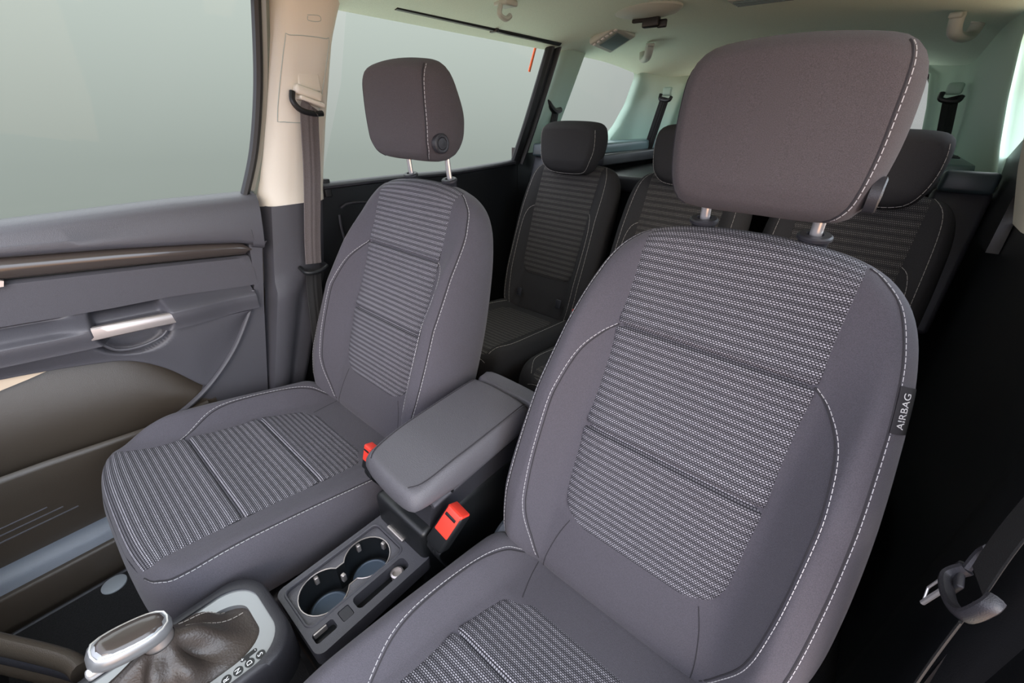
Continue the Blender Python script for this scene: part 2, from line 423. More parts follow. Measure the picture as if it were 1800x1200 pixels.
# moulding rib that sweeps down behind the pocket
rb = MB(); rb.tube([(-.704+.003, y, z) for y, z in crv([(-.070, .322), (-.078, .300), (-.099, .258), (-.161, .171), (-.244, .095), (-.33, .050), (-.42, .035)], 8)], .0065, 8); rb.build('moulding_rib', M['plastic'], door)
# pocket recess bowl and pocket wall
rows = []
for y in np.linspace(-.95, -.235, 70):
    zt = float(np.interp(y, a_y, a_z)) if y < -.244 else .1; r_ = []
    for t in np.linspace(0, 1, 20):
        z = zt + .004 - (zt+.02)*t; r_.append((-.738 + .022*math.sin(math.pi*min(1, t*1.15))+.02*t, y, z))
    rows.append(r_)
loft(rows, 'pocket_back', M['pocket'], door)
lip = curve_y([(-1.0, .100), (-.64, .082), (-.56, .078), (-.43, .066), (-.30, .055), (-.24, .055)])
rows = []
for y in np.linspace(-.95, -.255, 60):
    z = lip(y); k = sst(-.255, -.40, y); x0 = -.705+.03*k
    rows.append([(x0-.012, y, z-.03), (x0-.010, y, z-.004), (x0-.004, y, z+.001), (x0+.002, y, z-.002), (x0+.004, y, z-.012), (x0-.002, y, z-.06), (x0-.004, y, -.10), (x0-.012, y, -.17)])
loft(rows, 'pocket_wall', M['pocket'], door, angle=60)
rb = MB()
for k in range(3): rb.tube([(-.678, -.80, -.035-.016*k), (-.678, -.60+.02*k, -.030-.016*k)], .0018, 6)
rb.build('pocket_ribs', M['plastic'], door)
# beige chip of the inner map pocket & release lever
ml = MB(); ml.prism([(-.62, .292), (-.50, .268), (-.47, .262), (-.52, .252), (-.62, .236)], lambda a, b, c: Vector((-.728+c, a, b)), 0, .014); ml.build('map_pocket_liner', M['mapliner'], door)
rl = MB(); rl.prism([(-.56, .474), (-.50, .470), (-.474, .458), (-.478, .448), (-.56, .452)], lambda a, b, c: Vector((-.708+c, a, b)), 0, .010); lo = rl.build('release_lever', M['silver'], door); lo['label'] = 'silver door release lever'
# window of the front door: frame + pane
fr = MB()
wp = crv([(-.012, .555), (.030, .66), (.066, .80), (.090, .955), (.098, 1.02)], 6)
fr.tube([(side_x(z)+.012, y-.004, z) for y, z in wp], (.010, .012), 8, flat=(0, 1, 0)); fr.build('window_seal', M['rubber'], door)
fr = MB(); fr.tube([(side_x(z)-.010, y+.020, z) for y, z in wp], (.012, .014), 8, flat=(0, 1, 0)); fr.build('window_frame', M['mirrorcap'], door)
def TG(a, b, c, s=-1): return Vector((side_x(b, s)-s*0+c*s, a, b))
def pane(name, poly, s=-1, d=.0):
    b = MB(); b.prism(poly, lambda a, z, c: TG(a, z, c, s), d, d+.004); return b.build(name, M['glass'], None, smooth=False)
struct(pane('window_1', [(-1.0, .54), (-.012, .55), (.030, .66), (.066, .80), (.09, .955), (.098, 1.0), (-.9, 1.0)], d=.012))
# sill
sl = MB(); sec = [[(-.76, y, -.14), (-.70, y, -.125), (-.665, y, -.13), (-.645, y, -.15), (-.640, y, -.185), (-.632, y, -.255)] for y in np.linspace(-1.1, .02, 12)]
t1 = loft(sec, 'trim_1', M['sill'], angle=60); struct(t1)
kp = MB(); kp.box((-.645, -.50, -.215), (.03, 1.1, .10), .006); struct(kp.build('trim_2', M['pocket']))

# ---- B pillar, passenger side
pil = thing('trim_3', (-.74, .15, -.2), None, None, kind='structure')
bl = curve_y([(.5, 0), (.54, 0), (1, 0)])
bfr = lambda z: float(np.interp(z, [.52, .60, .74, .90, .965, 1.02], [.015, .030, .068, .108, .124, .135]))
brr = lambda z: float(np.interp(z, [.52, .60, .72, .90, .975, 1.02], [.200, .210, .228, .262, .290, .34]))
rows = []
for z in list(np.linspace(.522, 1.02, 24)):
    a, b = bfr(z), brr(z); x = side_x(z); rr = []
    if z == .522: pass
    for t in (0, .02, .08, .16, .35, .5, .65, .84, .92, .98, 1):
        bul = .050*(1-(2*t-1)**6)
        rr.append((x-.012+bul+.0, a+(b-a)*t, z))
    rows.append(rr)
lowrow = [(x-.01, y, .519) for x, y, z in rows[0]]
loft([lowrow]+rows, 'upper_cover', M['beige'], pil, angle=60)
# height adjuster plate on the pillar
def bsurf(y, z):
    t = min(1, max(0, (y-bfr(z))/(brr(z)-bfr(z)))); return side_x(z)-.012+.050*(1-(2*t-1)**6)
pl_o = [(.128, .886), (.140, .898), (.222, .900), (.233, .888), (.188, .740), (.172, .722), (.098, .722), (.088, .736)]
b = MB(); b.tube([(bsurf(y, z)+.0002, y, z) for y, z in resample(crv(pl_o, 5, True)+[np.array(pl_o[0])], .008)], .0011, 6); b.build('adjuster_outline', M['rooftrim'], pil)
b = MB(); b.tube([(bsurf(y, z)+.0002, y, z) for y, z in crv([(.185, .940), (.213, .942), (.214, .932), (.186, .930), (.185, .938)], 4)], .0008, 6); b.build('clip_mark', M['rooftrim'], pil)
# lower dark cover
rows = []
for z in np.linspace(.523, -.20, 30):
    f0 = float(np.interp(z, [-.25, .007, .31, .53], [-.17, -.108, -.026, .020])); r0 = float(np.interp(z, [-.25, -.03, .30, .53], [-.02, .02, .16, .205]))
    step = float(np.interp(z, [.29, .33], [.5, .62])); bulge = .018*sst(.33, .295, z)
    rr = []
    for t in (0, .02, .07, .2, .35, .45, .52, .6, .8, .95, 1):
        x = -.757 + .052*sst(0, .08, t) + bulge*(1-sst(.30, .42, t)) - .020*sst(step-.08, step+.08, t) - .03*sst(.9, 1, t)
        rr.append((x, f0+(r0-f0)*t, z))
    rows.append(rr)
loft(rows, 'lower_cover', M['plastic'], pil, angle=60)

# ---- passenger side wall behind the B pillar, with the sliding door
wl = thing('wall_left', (-.76, 1.2, -.2), None, None, kind='structure')
b = MB(); b.box((-.795, 1.24, .12), (.05, 2.5, .80), .005); b.build('side_panel', M['black'], wl)
def rail(name, pts, rad, mat, parent, s=-1, dx=.012):
    m_ = MB(); m_.tube([(side_x(z, s)-s*dx, y, z) for y, z in crv(pts, 8)], rad, 10, flat=(0, 1, 0)); return m_.build(name, mat, parent)
d2 = thing('door_2', (-.76, .7, -.1), None, None, kind='structure')
b = MB(); b.prism([(.17, .556), (.235, .562), (.72, .557), (1.066, .572), (1.16, .58), (1.10, .30), (1.08, -.2), (.05, -.2), (.12, .3)], lambda a, z, c: Vector((-.755+c, a, z)), 0, .018); b.build('door_panel', M['black'], d2, angle=30)
rail('belt_rail', [(.19, .556), (.45, .557), (.72, .555), (1.07, .570)], (.010, .014), M['plastic_d'], d2)
b = MB(); b.tube([(-.728, y, z) for y, z in crv([(.235, .49), (.36, .49), (.385, .47), (.375, .37), (.33, .33), (.26, .33), (.235, .36)], 5, True)], .004, 8); b.build('handle_bezel', M['plastic_d'], d2)
b = MB(); b.box((-.728, .33, .43), (.014, .05, .09), .005); b.build('inner_handle', M['plastic_d'], d2)
rail('rear_frame', [(1.050, .56), (1.092, .70), (1.132, .86), (1.165, 1.00)], (.022, .014), M['rubber'], d2)
rail('rear_frame_seal', [(1.086, .56), (1.130, .70), (1.172, .86), (1.205, 1.00)], (.012, .022), M['black'], d2)
b = MB(); b.tube([(side_x(.99)+.045, y, z) for y, z in ((.42, .994), (.80, .992), (.86, .990), (1.165, .990))], .014, 10); b.build('sun_blind_rail', M['rubber'], d2)
b = MB(); b.box((side_x(.99)+.045, .80, .992), (.032, .014, .032), .003); b.build('blind_clip', M['black'], d2)
struct(pane('window_2', [(.20, .555), (1.06, .57), (1.165, .99), (1.16, 1.0), (.32, 1.0), (.286, .81)], d=.010))
b = MB(); b.box((-.735, .205, .55), (.02, .02, .05), .003); struct(b.build('trim_4', M['rubber']))
# C pillar
def pillar(name, fpts, rpts, z0, z1, mat, s, bul=.045):
    rows = []
    for z in np.linspace(z0, z1, 20):
        a = float(np.interp(z, [p[1] for p in fpts], [p[0] for p in fpts])); b_ = float(np.interp(z, [p[1] for p in rpts], [p[0] for p in rpts])); x = side_x(z, s)
        rows.append([(x-s*(-.015+bul*(1-(2*t-1)**6)), a+(b_-a)*t, z) for t in (0, .02, .07, .15, .3, .5, .7, .85, .93, .98, 1)])
    return loft(rows, name, mat, None, angle=60)
struct(pillar('trim_5', [(1.11, .60), (1.14, .66), (1.21, .86), (1.25, 1.01)], [(1.30, .60), (1.33, .66), (1.375, .80), (1.44, 1.01)], .60, 1.01, M['sage'], -1, .04))
# third side window, shelf under it, D pillar
b = MB(); b.prism([(1.08, .62), (1.60, .62), (1.86, .64), (2.42, .66), (2.42, -.2), (1.08, -.2)], lambda a, z, c: Vector((-.77+c, a, z)), 0, .035); b.build('rear_quarter_panel', M['black'], wl, angle=30)
sh = MB(); sh.box((-.665, 1.90, .605), (.16, .85, .05), .012); sh.build('side_shelf', M['teal'], wl)
sh = MB(); sh.box((-.62, 1.90, .56), (.16, .85, .05), .008); sh.build('shelf_step', M['plastic_d'], wl)
struct(pane('window_3', [(1.36, .64), (1.46, .645), (1.84, .65), (1.96, .80), (1.985, .93), (1.90, .985), (1.43, 1.0)], d=.010))
def quarter(name, s, mat, sh=0):
    """rear corner trim: wraps from the third side window to the tailgate opening"""
    rows = []
    for z in np.linspace(.60, 1.0, 26):
        f0 = float(np.interp(z, [.60, .65, .70, .80, .93, .965, 1.0], [1.78, 1.83, 1.89, 1.955, 1.98, 1.93, 1.70]))-sh
        x = side_x(z, s); xe = s*float(np.interp(z, [.60, .80, .92, .96, 1.0], [.575, .535, .50, .44, .36])); ye = 2.33
        pts = [(x+s*.02, f0, z), (x-s*.012, f0+.004, z), (x-s*.03, f0+.03, z), (x-s*.045, f0+(2.12-f0)*.6, z), (x-s*.06, 2.14, z), (x-s*.10, 2.24, z), (xe+s*.03, ye-.005, z), (xe, ye+.005, z), (xe, ye+.05, z)]
        rows.append(crv(pts, 4))
    return loft(rows, name, mat, None, angle=70)
struct(quarter('trim_6', -1, M['sage']))
# right side (driver's side) mirror
wr = thing('wall_right', (.76, 1.2, -.2), None, None, kind='structure')
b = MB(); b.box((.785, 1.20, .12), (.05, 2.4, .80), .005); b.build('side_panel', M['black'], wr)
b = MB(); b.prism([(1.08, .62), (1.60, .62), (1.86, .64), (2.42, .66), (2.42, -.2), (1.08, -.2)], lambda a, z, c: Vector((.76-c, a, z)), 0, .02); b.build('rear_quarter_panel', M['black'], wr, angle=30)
sh = MB(); sh.box((.665, 1.90, .605), (.16, .85, .05), .012); sh.build('side_shelf', M['teal'], wr)
sh = MB()
for k in range(4): sh.box((.66, 1.80+.035*k, .632), (.03, .012, .004), .001, )
sh.build('shelf_vents', M['plastic_d'], wr)
sh = MB(); sh.box((.62, 1.90, .56), (.16, .85, .05), .008); sh.build('shelf_step', M['plastic_d'], wr)
struct(quarter('trim_7', 1, M['sage'], .62))
d3 = thing('door_3', (.76, .7, -.1), None, None, kind='structure')
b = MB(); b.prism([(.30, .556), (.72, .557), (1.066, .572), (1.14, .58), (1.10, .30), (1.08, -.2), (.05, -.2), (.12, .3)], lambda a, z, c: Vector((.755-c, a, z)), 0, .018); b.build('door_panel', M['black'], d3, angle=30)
rail('rear_frame', [(.62, .56), (.68, .70), (.78, .86), (.83, 1.00)], (.022, .014), M['rubber'], d3, 1)
struct(pane('window_4', [(.32, .555), (.62, .56), (.83, .99), (.36, 1.0)], 1, d=.010))
struct(pillar('trim_8', [(.66, .575), (.76, .66), (.86, .86), (.90, 1.01)], [(.88, .575), (.98, .66), (1.05, .80), (1.10, 1.01)], .575, 1.01, M['beige'], 1, .04))
b = MB(); b.prism([(1.60, .58), (1.30, .63), (1.10, .74), (.98, .78), (.90, .50), (1.6, .50)], lambda a, z, c: Vector((.735-c, a, z)), 0, .02); struct(b.build('trim_10', M['black'], angle=30))
struct(pane('window_5', [(1.06, .78), (1.16, .74), (1.24, .74), (1.36, .80), (1.385, .93), (1.30, .985), (1.12, 1.0)], 1, d=.010))
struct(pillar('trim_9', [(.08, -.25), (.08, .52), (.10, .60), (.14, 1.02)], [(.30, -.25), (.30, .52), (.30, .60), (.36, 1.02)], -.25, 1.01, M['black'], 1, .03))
# tailgate
wb = thing('wall_back', (0, 2.40, -.2), None, None, kind='structure')
b = MB(); b.box((0, 2.42, .21), (1.5, .06, .92), .01); b.build('tailgate_panel', M['black'], wb)
b = MB(); b.box((0, 2.42, 1.00), (1.3, .06, .11), .01); b.build('tailgate_header', M['sage'], wb)
for s in (-1, 1):
    b = MB(); b.tube([(s*x, 2.37, z) for x, z in crv([(.60, .63), (.575, .74), (.535, .86), (.49, .925), (.40, .95)], 6)], .013, 8); b.build('tailgate_seal', M['rubber'], wb)
b = MB(); b.box((0, 2.43, .80), (1.24, .006, .34)); struct(b.build('window_6', M['glass'], smooth=False))

# ================================================================== SEATS
def interp(pts): xs = [p[0] for p in pts]; ys_ = [p[1] for p in pts]; return lambda v: float(np.interp(v, xs, ys_))
def panel_grid(name, fn, wi, wo, b0, b1, nb, na, mat, parent, seams=(), puff=.0035, groove=.007, uvs=1.0, endb=(), topf=None):
    """fabric panel laid on a cushion surface: fn(a,b,lift)->point, widths wi(b) on one side and wo(b) on the other"""
    V = []; F = []; UV = []
    bs = sorted(list(np.linspace(b0, b1, nb)) + [s_+d for s_ in seams for d in (-.012, -.008, -.005, -.0025, 0, .0025, .005, .008, .012)])
    us = [-1, -.985, -.95] + list(np.linspace(-.9, .9, na)) + [.95, .985, 1]
    for b in bs:
        for u in us:
            a = u*(wo(b) if u > 0 else wi(b)); l = puff*(1-abs(u)**14)*min(1, (b-b0)/.008+.0)*(min(1, (b1-b)/.008) if b1 not in endb else 1) + .0014 - .0008*(abs(u) == 1)
            l += sum(.0045*math.exp(-((b-s_)/.03)**2)-.0022 for s_ in seams) if seams else 0
            for s_ in seams: l -= (groove+.003)*math.exp(-((b-s_)/.0042)**2)
            b_ = b if (topf is None or b < b1-.06) else b1-.06+(b-b1+.06)*(topf(a)-b1+.06)/.06
            V.append(fn(a, b_, l)); UV.append((a*uvs, b*uvs))
    k = len(us)
    for i in range(len(bs)-1):
        for j in range(k-1): F.append((i*k+j, i*k+j+1, (i+1)*k+j+1, (i+1)*k+j))
    return mesh(name, V, F, mat, parent, True, UV)
def sym(right): return [(a, b) for a, b in right] + [(-a, b) for a, b in right[::-1] if abs(a) > 1e-6]
TH, PH = .392, .194
bolster = interp([(-.03, .030), (.05, .048), (.12, .060), (.33, .060), (.45, .038), (.55, .006), (.66, -.008)])
def front_seat(cx, m, dyy, lab, hz, cloth=M['cloth']):
    root = thing('car_seat', (cx, .0, -H), lab, 'car seat', 'front seats')
    st, ct, sp_, cp_ = math.sin(TH), math.cos(TH), math.sin(PH), math.cos(PH)
    def TBk(a, b, c): return Vector((cx+m*a, b*st-(c-.05)*ct+dyy, b*ct+(c-.05)*st))
    def hf(a, s):
        w = abs(a); return .05 + bolster(s)*min(1, max(0, (w-.151)/.050))**1.25*(1-.25*max(0, min(1, (w-.2005)/.07))) + .008*math.exp(-((s-.24)/.13)**2)*(1-sst(.1, .2, w))
    out = sym([(0, -.035), (.12, -.034), (.20, -.022), (.248, .03), (.266, .11), (.268, .20), (.262, .31), (.250, .42), (.236, .51), (.214, .58), (.180, .625), (.130, .650), (.06, .661), (0, .663)])
    bk = Pillow(out, TBk, hf, lambda a, b: .052+.02*(1-sst(.3, .66, b)), .042, .035, center=(0, .30), dip=lambda a, b: .006*(1-sst(.130, .150, abs(a)))*sst(.115, .135, b))
    back = bk.build('backrest', cloth, root)
    w = interp([(.100, .070), (.104, .092), (.110, .108), (.120, .121), (.134, .131), (.155, .138), (.20, .1415), (.289, .142), (.473, .143), (.64, .146), (.661, .146)])
    panel_grid('backrest_insert', bk.p, w, w, .100, .6605, 110, 30, M['knit'], root, seams=(.289, .473), endb=(.6605,), topf=lambda a: .6605-.0200*(abs(a)/.146)**2.5)
    oseam = [(.149, .636), (.165, .625), (.19, .597), (.208, .55), (.218, .50), (.226, .42), (.232, .33), (.235, .22), (.232, .12), (.218, .03), (.20, -.01)]
    wseam = [(.144, .473), (.165, .452), (.187, .41), (.198, .34), (.200, .26), (.198, .17), (.190, .09), (.170, .03), (.155, .0)]
    for k in (-1, 1):
        for L in (oseam, wseam):
            threads(root, 'backrest_stitching', [bk.p(k*a, b, .0010) for a, b in crv(L, 10)])
            tuck(root, 'backrest_seam', [bk.p(k*(a-.003), b, -.0004) for a, b in crv(L, 10)])
        tuck(root, 'lower_seam', [bk.p(k*a, b, -.0003) for a, b in crv([(.115, .108), (.128, .07), (.138, .02), (.14, -.02)], 6)], .001)
    # airbag tag sewn into the outer seam
    s0, s1 = .452, .507
    def tagT(u, v):
        s_ = s0+(s1-s0)*v; a0 = float(np.interp(s_, [p[1] for p in oseam[::-1]], [p[0] for p in oseam[::-1]])); return bk.p(a0-.001+u*(1 if m > 0 else 1.5), s_, .0022+(.10 if m > 0 else .75)*u)
    V = []; F = []
    for i in range(9):
        for u in (0, .009, .018): V.append(tagT(u, i/8))
    V2 = [v + Vector((m*.0008, .0008, 0)) for v in V]
    for i in range(8):
        for j in range(2): F.append((i*3+j, i*3+j+1, (i+1)*3+j+1, (i+1)*3+j)); F.append((27+i*3+j, 27+i*3+j+1, 27+(i+1)*3+j+1, 27+(i+1)*3+j))
    for i in range(8): F.append((i*3+2, (i+1)*3+2, 27+(i+1)*3+2, 27+i*3+2)); F.append((i*3, (i+1)*3, 27+(i+1)*3, 27+i*3))
    dr = m > 0
    tg = mesh('airbag_tag', V+V2, F, M['seam'] if dr else M['thread'], root); tg['label'] = 'small dark sewn tag reading AIRBAG' if dr else 'small pale sewn tag at the seat edge'
    def tt(x, y, z):
        v = .5 + (x/.050 if dr else -x/.050); u = .0095 - (y if dr else -y)
        base = tagT(u, v); return base + Vector((-m*.0, -.0012, .0004))*(1+z*100)
    V, F = text_mesh('AIRBAG', .0112, .0002, tt); mesh('tag_lettering', V, F, M['white'] if dr else M['seam'], tg, smooth=False)
    # headrest with posts and collars
    hr_y = .262
    def TH_(a, b, c): return Vector((cx+a-(.012 if not dr else 0), hr_y+dyy - c + .0*b, hz+b))
    hout = sym([(0, .0), (.06, .0), (.100, .005), (.118, .030), (.1265, .080), (.127, .13), (.121, .172), (.100, .196), (.06, .204), (0, .207)])
    hr = Pillow(hout, TH_, lambda a, b: .052+.010*(1-(a/.12)**2)-.012*(1-sst(0, .05, b)), lambda a, b: .070 - .034*sst(.08, .2, b) - .016*(1-sst(0, .06, b)), .024, .030, center=(0, .10))
    h = hr.build('headrest', M['cloth_head'], root)
    def ring(P_, sc, lift): return [P_.p(*(P_.c+(q-P_.c)*sc), lift) for q in P_.o]
    side_pts = [(.102, .190), (.107, .182), (.111, .165), (.1125, .13), (.1125, .08), (.107, .035), (.097, .015), (.085, .006)]
    for k in (1, -1):
        if dr and k < 0: side_pts = [(a+.011, b) for a, b in side_pts]
        threads(h, 'headrest_stitching', [hr.p(k*a, b, .0010) for a, b in crv(side_pts, 8)], .0007)
        tuck(h, 'headrest_seam', [hr.p(k*(a-.0028), b, .0) for a, b in crv(side_pts, 8)])
    bt = MB(); bt.lathe((cx+(.1235 if dr else .1115), hr_y+dyy-.022, hz+.042), [(.0, -.008), (.0205, -.008), (.0205, .0025), (.0175, .0042), (.0135, .0038), (.0125, .0022), (.0115, .0040), (.0, .0048)], 28, (1, 0, 0))
    bo = bt.build('headrest_button', M['plastic_d'], h)
    pb = MB(); cb = MB()
    for k in (-1, 1):
        base = TBk(k*.075, .664, .0); pb = MB(); pb.tube([base+Vector((0, -.004, -.01)), base+Vector((0, -.010, .02)), Vector((base.x, base.y-.014, hz+.01))], (.0075, .0055), 12, flat=(1, 0, 0)); pb.build('headrest_post', M['chrome'], root)
        cb = MB(); cb.lathe(base+Vector((0, -.010, .006)), [(0, -.012), (.017, -.012), (.0185, -.003), (.0215, .0), (.0215, .004), (.019, .0062), (.011, .0068), (.0095, .003), (.0, .003)], 28, (0, -.25, 1), .8)
        cb.build('post_collar', M['plastic_d'], root)
    # cushion
    def TC(a, b, c): return Vector((cx+m*a, -b*cp_ + (c-.05)*sp_ + dyy, b*sp_ + (c-.05)*cp_))
    bo_, bi_ = .042, (.042 if dr else .010)
    wo = interp([(.072, .095), (.078, .115), (.09, .132), (.11, .147), (.15, .155), (.208, .160), (.36, .166), (.42, .176), (.48, .203), (.52, .205)])
    wi = interp([(.072, .095), (.078, .115), (.09, .132), (.11, .147), (.15, .155), (.208, .160), (.36, .166), (.42, .167), (.48, .170), (.52, .178)])
    def wc(a, c): c = min(.52, max(c, .13)); return wo(c) if a > 0 else wi(c)
    def hc(a, c):
        w_ = abs(a); bb = bo_ if a > 0 else bi_; w0 = wc(a, c)+.010
        return .05 + bb*sst(w0, w0+.044, w_)*(1-.35*sst(.215, .27, w_))*sst(.51, .36, c)*sst(-.02, .08, c+.02) + .004*math.exp(-((c-.30)/.15)**2) - .012*sst(.2, .0, c)*(1-sst(.12, .2, w_))
    wi_ = .262 if dr else .252
    cout = [(0, -.04), (.18, -.04), (.245, -.02), (.262, .06), (.266, .18), (.262, .31), (.252, .40), (.236, .463), (.205, .502), (.10, .519), (0, .521), (-.10, .519), (-.185, .512), (-wi_+.022, .49), (-wi_+.004, .44), (-wi_, .31), (-wi_, .18), (-wi_+.002, .06), (-.245, -.02), (-.18, -.04)]
    cu = Pillow(cout, TC, hc, lambda a, b: .085, (.040 if dr else .030), .02, center=(0, .25), dip=lambda a, b: .006*(1-sst(wc(a, b)-.012, wc(a, b)+.008, abs(a)))*sst(.095, .12, b)*(1-sst(.49, .51, b)))
    cu.build('seat_cushion', cloth, root)
    panel_grid('cushion_insert', cu.p, wi, wo, .072, .5195, 90, 30, M['knit'], root, seams=(.208, .359), endb=(.5195,), topf=lambda a: .5195-.0125*(abs(a)/.185)**3)
    wsm = [(.166, .372), (.186, .345), (.206, .29), (.212, .22), (.208, .13), (.192, .05), (.175, .0)]
    def cline(L, k=1):
        threads(root, 'cushion_stitching', [cu.p(k*a, b, .0010) for a, b in crv(L, 10)]); tuck(root, 'cushion_seam', [cu.p(k*a-k*math.copysign(.003, a), b, -.0003) for a, b in crv(L, 10)])
    cline(wsm)
    if dr: cline(wsm, -1)
    else: cline([(-.178, .508), (-.205, .497), (-.226, .47), (-.230, .40), (-.231, .21), (-.231, .05), (-.228, .0)])
    for k in (-1, 1): tuck(root, 'rear_seam', [cu.p(k*a, b, -.0003) for a, b in crv([(.125, .082), (.14, .04), (.15, .0)], 6)], .001)
    # base, side shields and recliner covers
    b = MB(); b.box((cx, -.20+dyy, -.185), (.40, .42, .13), .02); b.build('seat_base', M['black'], root)
    for k in (-1, 1):
        b = MB(); b.lathe((cx+m*k*.225, .01+dyy, -.02), [(0, -.02), (.050, -.02), (.055, -.01), (.055, .012), (.048, .02), (0, .022)], 28, (k*m, 0, 0)); rc = b.build('recliner_cover', M['sill'], root)
        b = MB(); b.box((cx+m*k*.215, -.20+dyy, -.14), (.035, .44, .09), .012); b.build('side_shield', M['plastic_d'], root)
    return bk, cu
front_seat(.38, 1, 0, 'dark grey front seat nearest the camera, its large headrest against the roof, AIRBAG tag readable', .627)
front_seat(-.38, -1, .011, 'dark grey front seat beside the door armrest and pale pillar, whole cushion in view', .645)

def rear_seat(cx, lab, m=1, w=.212, cap=1):
    root = thing('car_seat', (cx, .86, -H), lab, 'car seat', 'rear row of seats')
    th, ph, y0, z0 = .33, .12, .86, .02; st, ct, sp_, cp_ = math.sin(th), math.cos(th), math.sin(ph), math.cos(ph)
    def TBk(a, b, c): return Vector((cx+a, y0+b*st-(c-.04)*ct, z0+b*ct+(c-.04)*st))
    bf = interp([(0, .02), (.15, .035), (.4, .03), (.55, .01), (.6, 0)])
    hf = lambda a, s: .04+bf(s)*sst(.11, .16, abs(a))*(1-.3*sst(.17, .21, abs(a)))
    bk = Pillow(sym([(0, -.03), (.12, -.03), (w-.03, -.01), (w-.005, .06), (w, .25), (w-.003, .42), (w-.012, .52), (w-.035, .575), (w-.075, .598), (.06, .603), (0, .604)]), TBk, hf, lambda a, b: .045, .036, .03, center=(0, .28), dip=lambda a, b: .007*(1-sst(.09, .118, abs(a)))*sst(.16, .19, b))
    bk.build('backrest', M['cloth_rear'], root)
    wd = interp([(.15, .09), (.16, .108), (.175, .118), (.2, .122), (.4, .128), (.6, .130)])
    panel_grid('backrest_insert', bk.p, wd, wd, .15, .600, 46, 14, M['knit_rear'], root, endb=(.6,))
    for k in (-1, 1):
        for L in ([(.135, .595), (.158, .56), (.168, .50), (.172, .38), (.175, .22), (.172, .06), (.16, .0)], [(.129, .42), (.145, .40), (.156, .34), (.156, .20), (.15, .06), (.14, .0)]):
            threads(root, 'backrest_stitching', [bk.p(k*a, b, .001) for a, b in crv(L, 8)], .0008, M['thread_rear'], .012, .002)
    def TC(a, b, c): return Vector((cx+a, y0-b*cp_+(c-.05)*sp_, z0+b*sp_+(c-.05)*cp_))
    cu = Pillow(sym([(0, -.03), (.15, -.03), (w-.01, .0), (w, .1), (w, .35), (w-.02, .43), (w-.06, .455), (0, .462)]), TC, lambda a, b: .05+.018*sst(.11, .17, abs(a)), lambda a, b: .09, .04, .02, center=(0, .21), dip=lambda a, b: .007*(1-sst(.09, .12, abs(a)))*sst(.06, .10, b)*(1-sst(.40, .44, b)))
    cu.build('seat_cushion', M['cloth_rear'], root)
    wd2 = interp([(.04, .10), (.08, .125), (.3, .13), (.42, .135), (.455, .13)])
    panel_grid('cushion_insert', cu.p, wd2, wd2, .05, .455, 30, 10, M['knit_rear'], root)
    for k in (-1, 1): threads(root, 'cushion_stitching', [cu.p(k*a, b, .001) for a, b in crv([(.15, .0), (.16, .10), (.168, .25), (.17, .38), (.14, .445)], 8)], .0008, M['thread_rear'], .012, .002)
    threads(root, 'front_stitching', [cu.p(a, .456, .001) for a in np.linspace(-.14, .14, 20)], .0008, M['thread_rear'], .012, .002)
    # headrest folded low over the top of the backrest
    hy, hz = 1.035, .545
    def TH2(a, b, c): return Vector((cx+a, hy - c + b*.10, hz+b))
    ho = sym([(0, 0), (.065, .003), (.098, .018), (.117, .05), (.127, .10), (.128, .14), (.118, .168), (.085, .180), (0, .183)])
    hr = Pillow(ho, TH2, lambda a, b: .062+.006*(1-(a/.11)**2)-.02*(1-sst(0, .06, b)), lambda a, b: (.052-.02*sst(.1, .18, b) if b > .06 else .012), .028, .022, center=(0, .095))
    h = hr.build('headrest', M['cloth_rear'], root)
    hs = MB(); stitches(hs, [hr.p(a, b, .0015) for a, b in crv([(-.112, .160), (-.117, .13), (-.116, .09), (-.106, .052), (-.088, .022), (-.06, .010), (0, .007), (.06, .010), (.088, .022), (.106, .052), (.116, .09), (.117, .13), (.112, .160)], 6)], .0009, .012, .002)
    hs.build('headrest_stitching', M['thread_rear'], h)
    if cap:
        b = MB(); b.box((cx+cap*(w-.03), 1.115, .615), (.10, .05, .05), .010, Matrix.Rotation(-.1, 3, 'X').to_euler()); b.build('shoulder_cap', M['cap'], root)
        b = MB(); b.box((cx+cap*(w-.03), 1.085, .42), (.11, .06, .36), .012, Matrix.Rotation(-.33, 3, 'X').to_euler()); b.build('side_shell', M['plastic_d'], root)
    for k in (-1, 1):
        b = MB(); b.box((cx+k*.10, .865, .085), (.022, .006, .034), .002, Matrix.Rotation(-.33, 3, 'X').to_euler()); b.build('child_seat_bracket', M['plastic_d'], root)
    b = MB(); b.box((cx, .70, -.16), (.34, .30, .20), .02); b.build('seat_base', M['black'], root)
rear_seat(-.435, 'dark rear seat with low headrest, seen between the front seats beside the side window', cap=-1)
rear_seat(.02, 'dark rear seat in the middle of the row, mostly hidden behind the nearest headrest', cap=0)
rear_seat(.475, 'dark rear seat at the right, dark headrest showing right of the nearest front headrest', cap=1)

